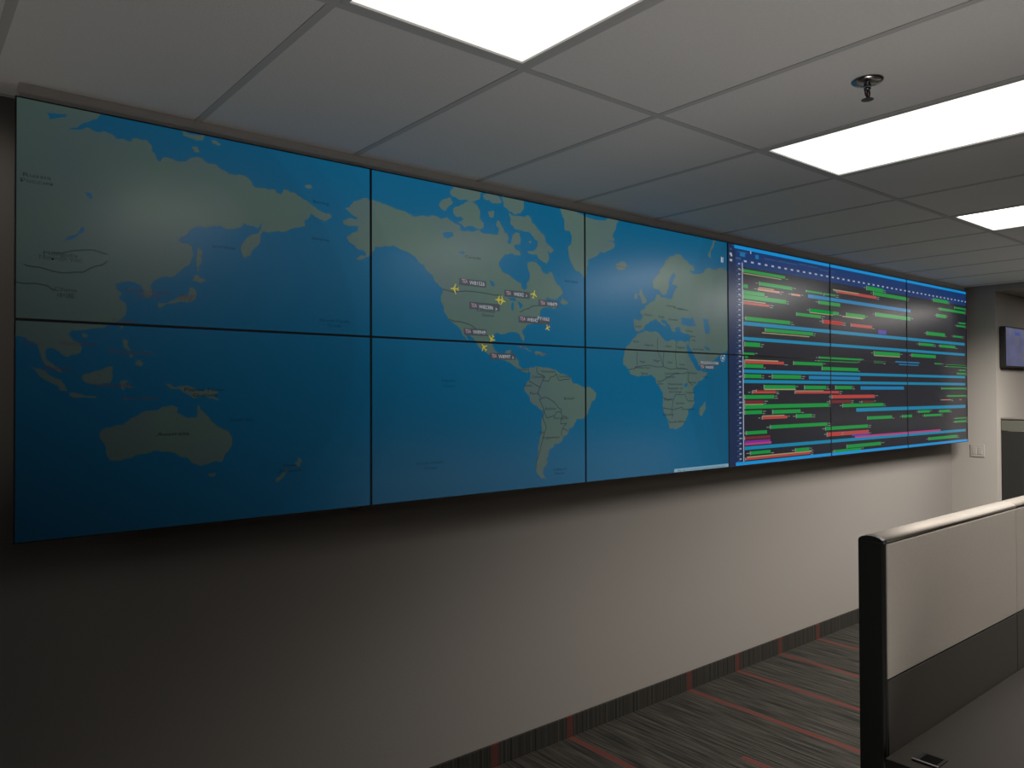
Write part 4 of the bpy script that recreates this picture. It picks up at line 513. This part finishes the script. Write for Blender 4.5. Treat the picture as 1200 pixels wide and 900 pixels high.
# --- schedule
SCOL = dict(G=(.004, .235, .040), R=(.36, .050, .045), D=(.13, .018, .022), O=(.42, .17, .11), T=(.30, .25, .13), B=(.005, .160, .340), C=(.002, .185, .330), P=(.06, .04, .28), V=(.16, .02, .24), M=(.36, .04, .17))
SM = {k: picture_mat('chart_'+n, SCOL[k], night_and_falloff=False) for k, n in dict(G='green', R='red', D='dark_red', O='orange', T='tan', B='blue', C='cyan', P='purple', V='violet', M='magenta').items()}
M_CBG = picture_mat('chart_background', (.0115, .0125, .0185), night_and_falloff=False)
M_NAV = picture_mat('chart_navy', (.008, .019, .062), night_and_falloff=False); M_HEAD = picture_mat('chart_header', (.006, .030, .120), night_and_falloff=False)
M_CY = picture_mat('chart_title_bar', (.002, .235, .56), night_and_falloff=False); M_PALE = picture_mat('chart_pale', (.30, .34, .42), night_and_falloff=False); M_DIM = picture_mat('chart_dim', (.035, .075, .16), night_and_falloff=False)
XL, XR, TOPZ, BOTZ = SX(3), SX(6), ZM+PH, ZM-PH
put('schedule_sidebar', rect(XL, INFO['axis'], BOTZ, TOPZ), M_NAV, .0003)
put('schedule_header', rect(INFO['nav'], XR, INFO['navb'], TOPZ), M_HEAD, .0005)
put('title_bar', rect(INFO['nav']-.01, XR, INFO['top1'], INFO['top0']), M_CY, .0007)
put('footer_bar', rect(INFO['nav']-.01, XR, INFO['bot1'], INFO['bot0']), M_CY, .0007)
n = int((XR-INFO['tick0'])/INFO['tickgap'])+1
for i in range(n):
    xx = INFO['tick0']+i*INFO['tickgap']; put('time_marks', rect(xx, xx+.030, INFO['tick']-.0055, INFO['tick']+.0055), M_PALE, .0008)
for x0, x1, z, h in HDR: put('time_marks', rect(x0, x1, z-h/2, z+h/2), M_PALE if h > .012 else M_DIM, .0008)
for x0, x1, z, h in HB: put('header_button', rect(x0, x1, z-h/2, z+h/2), picture_mat('chart_button', (.004, .14, .33), night_and_falloff=False), .0007, x0)
put('schedule_axis', rect(INFO['axis']-.003, INFO['axis']+.006, INFO['bot0'], INFO['rowtop']+.01), M_PALE, .0009)
rnd = random.Random(11)
for i in range(39):
    z = INFO['rowtop']+(INFO['rowbot']-INFO['rowtop'])*i/38
    put('row_labels', rect(INFO['lab0']+.006, INFO['lab1'], z-.0045, z+.0045), picture_mat('chart_label', (.20, .24, .33), night_and_falloff=False), .0008)
    put('row_labels', rect(INFO['lab0']-.018, INFO['lab0']+.012, z-.016, z-.011), M_DIM, .0008)
for x0, x1, zt, zb, c in BARS:
    put('schedule_bar', rect(x0, min(x1, XR-.003), zb, zt), SM[c], .0006 if c == 'C' else .0009 if c in 'TV' else .0008, (x0, zt))
    if c in 'GROD' and x1-x0 > .08:
        zc_ = (zt+zb)/2
        for xx, dz in ((x0-.045, 0), (x1+.008, .004), (x1+.004, -.010)):
            if rnd.random() < .75: put('bar_marks', rect(xx, xx+rnd.uniform(.02, .045), zc_+dz-.0025, zc_+dz+.0025), picture_mat('chart_mark', (.16, .19, .17), night_and_falloff=False), .0011)
        put('bar_marks', rect(x0-.008, x0+.002, zb-.002, zt+.002), picture_mat('chart_mark', (.16, .19, .17), night_and_falloff=False), .0011)
flush_text()

CHART = ('schedule_sidebar', 'schedule_header', 'title_bar', 'footer_bar', 'time_marks', 'header_button', 'schedule_axis', 'row_labels', 'schedule_bar', 'bar_marks')
WHERE = [['upper display of the leftmost column, showing northern Asia', 'upper display of the second column from the left, showing North America', 'upper display of the third column, showing Greenland and Europe',
          'upper display right of the map, first of the flight schedule with its row labels', 'upper display in the middle column of the flight schedule', 'upper display at the far right end of the flight schedule'],
         ['lower display of the leftmost column, showing Australia', 'lower display of the second column from the left, showing South America', 'lower display of the third column, showing Africa',
          'lower display right of the map, first of the flight schedule with its row labels', 'lower display in the middle column of the flight schedule', 'lower display at the far right end of the flight schedule']]
for r in (0, 1):
    for s in range(6):
        x0, x1 = SX(s), SX(s+1); z0, z1 = (ZM, ZM+PH) if r == 0 else (ZM-PH, ZM)
        c = ((x0+x1)/2, YF, (z0+z1)/2)
        t = thing('video_wall_display', WHERE[r][s], 'display', c, 'displays of the video wall')
        e = .0006
        box('housing', mat('housing_grey', (.18, .18, .18), rough=.5), t, x0+.003, x1-.003, YF+.0126, YF+.034, z0+.003, z1-.003, .002)
        bm = bmesh.new(); b = INS
        for q in ((x0+e, x1-e, z0+e, z0+b), (x0+e, x1-e, z1-b, z1-e), (x0+e, x0+b, z0+b, z1-b), (x1-b, x1-e, z0+b, z1-b)):
            add_box(bm, q[0], q[1], YF-.003, YF+.0125, q[2], q[3])
        obj('bezel', bm, M_BEZEL, t, org=c)
        box('wall_mount', M_METAL, t, x0+.3, x1-.3, YF+.034, 0, z0+.15, z1-.15)
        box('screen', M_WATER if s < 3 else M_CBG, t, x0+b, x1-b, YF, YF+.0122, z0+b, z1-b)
        R = (x0+b, x1-b, z0+b, z1-b)
        for (layer, key), items in LAYERS.items():
            if (layer in CHART) != (s >= 3): continue
            bm = bmesh.new(); ms = []; k = 0
            for poly, m, lift in items:
                px_ = [p[0] for p in poly]; pz_ = [p[1] for p in poly]
                if max(px_) < R[0] or min(px_) > R[1] or max(pz_) < R[2] or min(pz_) > R[3]: continue
                cp = clip(poly, R)
                if not cp: continue
                if m not in ms: ms.append(m)
                f = bm.faces.new([bm.verts.new((p[0]-c[0], YF-lift-c[1], p[1]-c[2])) for p in cp]); f.material_index = ms.index(m)
                f.normal_update()
                if f.normal.y > 0: f.normal_flip()
                k += 1
            if not k: bm.free(); continue
            me = bpy.data.meshes.new(layer); bm.to_mesh(me); bm.free()
            for m in ms: me.materials.append(m)
            o = bpy.data.objects.new(layer, me); COL.objects.link(o); o.parent = t
            if layer in ('border_lines', 'time_marks', 'row_labels', 'bar_marks', 'dashed_ring', 'pause_icon'): o['kind'] = 'stuff'
        if r == 1 and s in (0, 2):
            xe = x1-.01 if s == 0 else x1-.14
            bm = bmesh.new(); add_tube(bm, [(xe-.10, -.13, z0+.01), (xe-.075, -.135, z0-.008), (xe-.04, -.138, z0-.013), (xe-.01, -.135, z0-.006), (xe+.005, -.13, z0+.01)], .003)
            obj('cable', bm, M_BLACK, t, True, c)
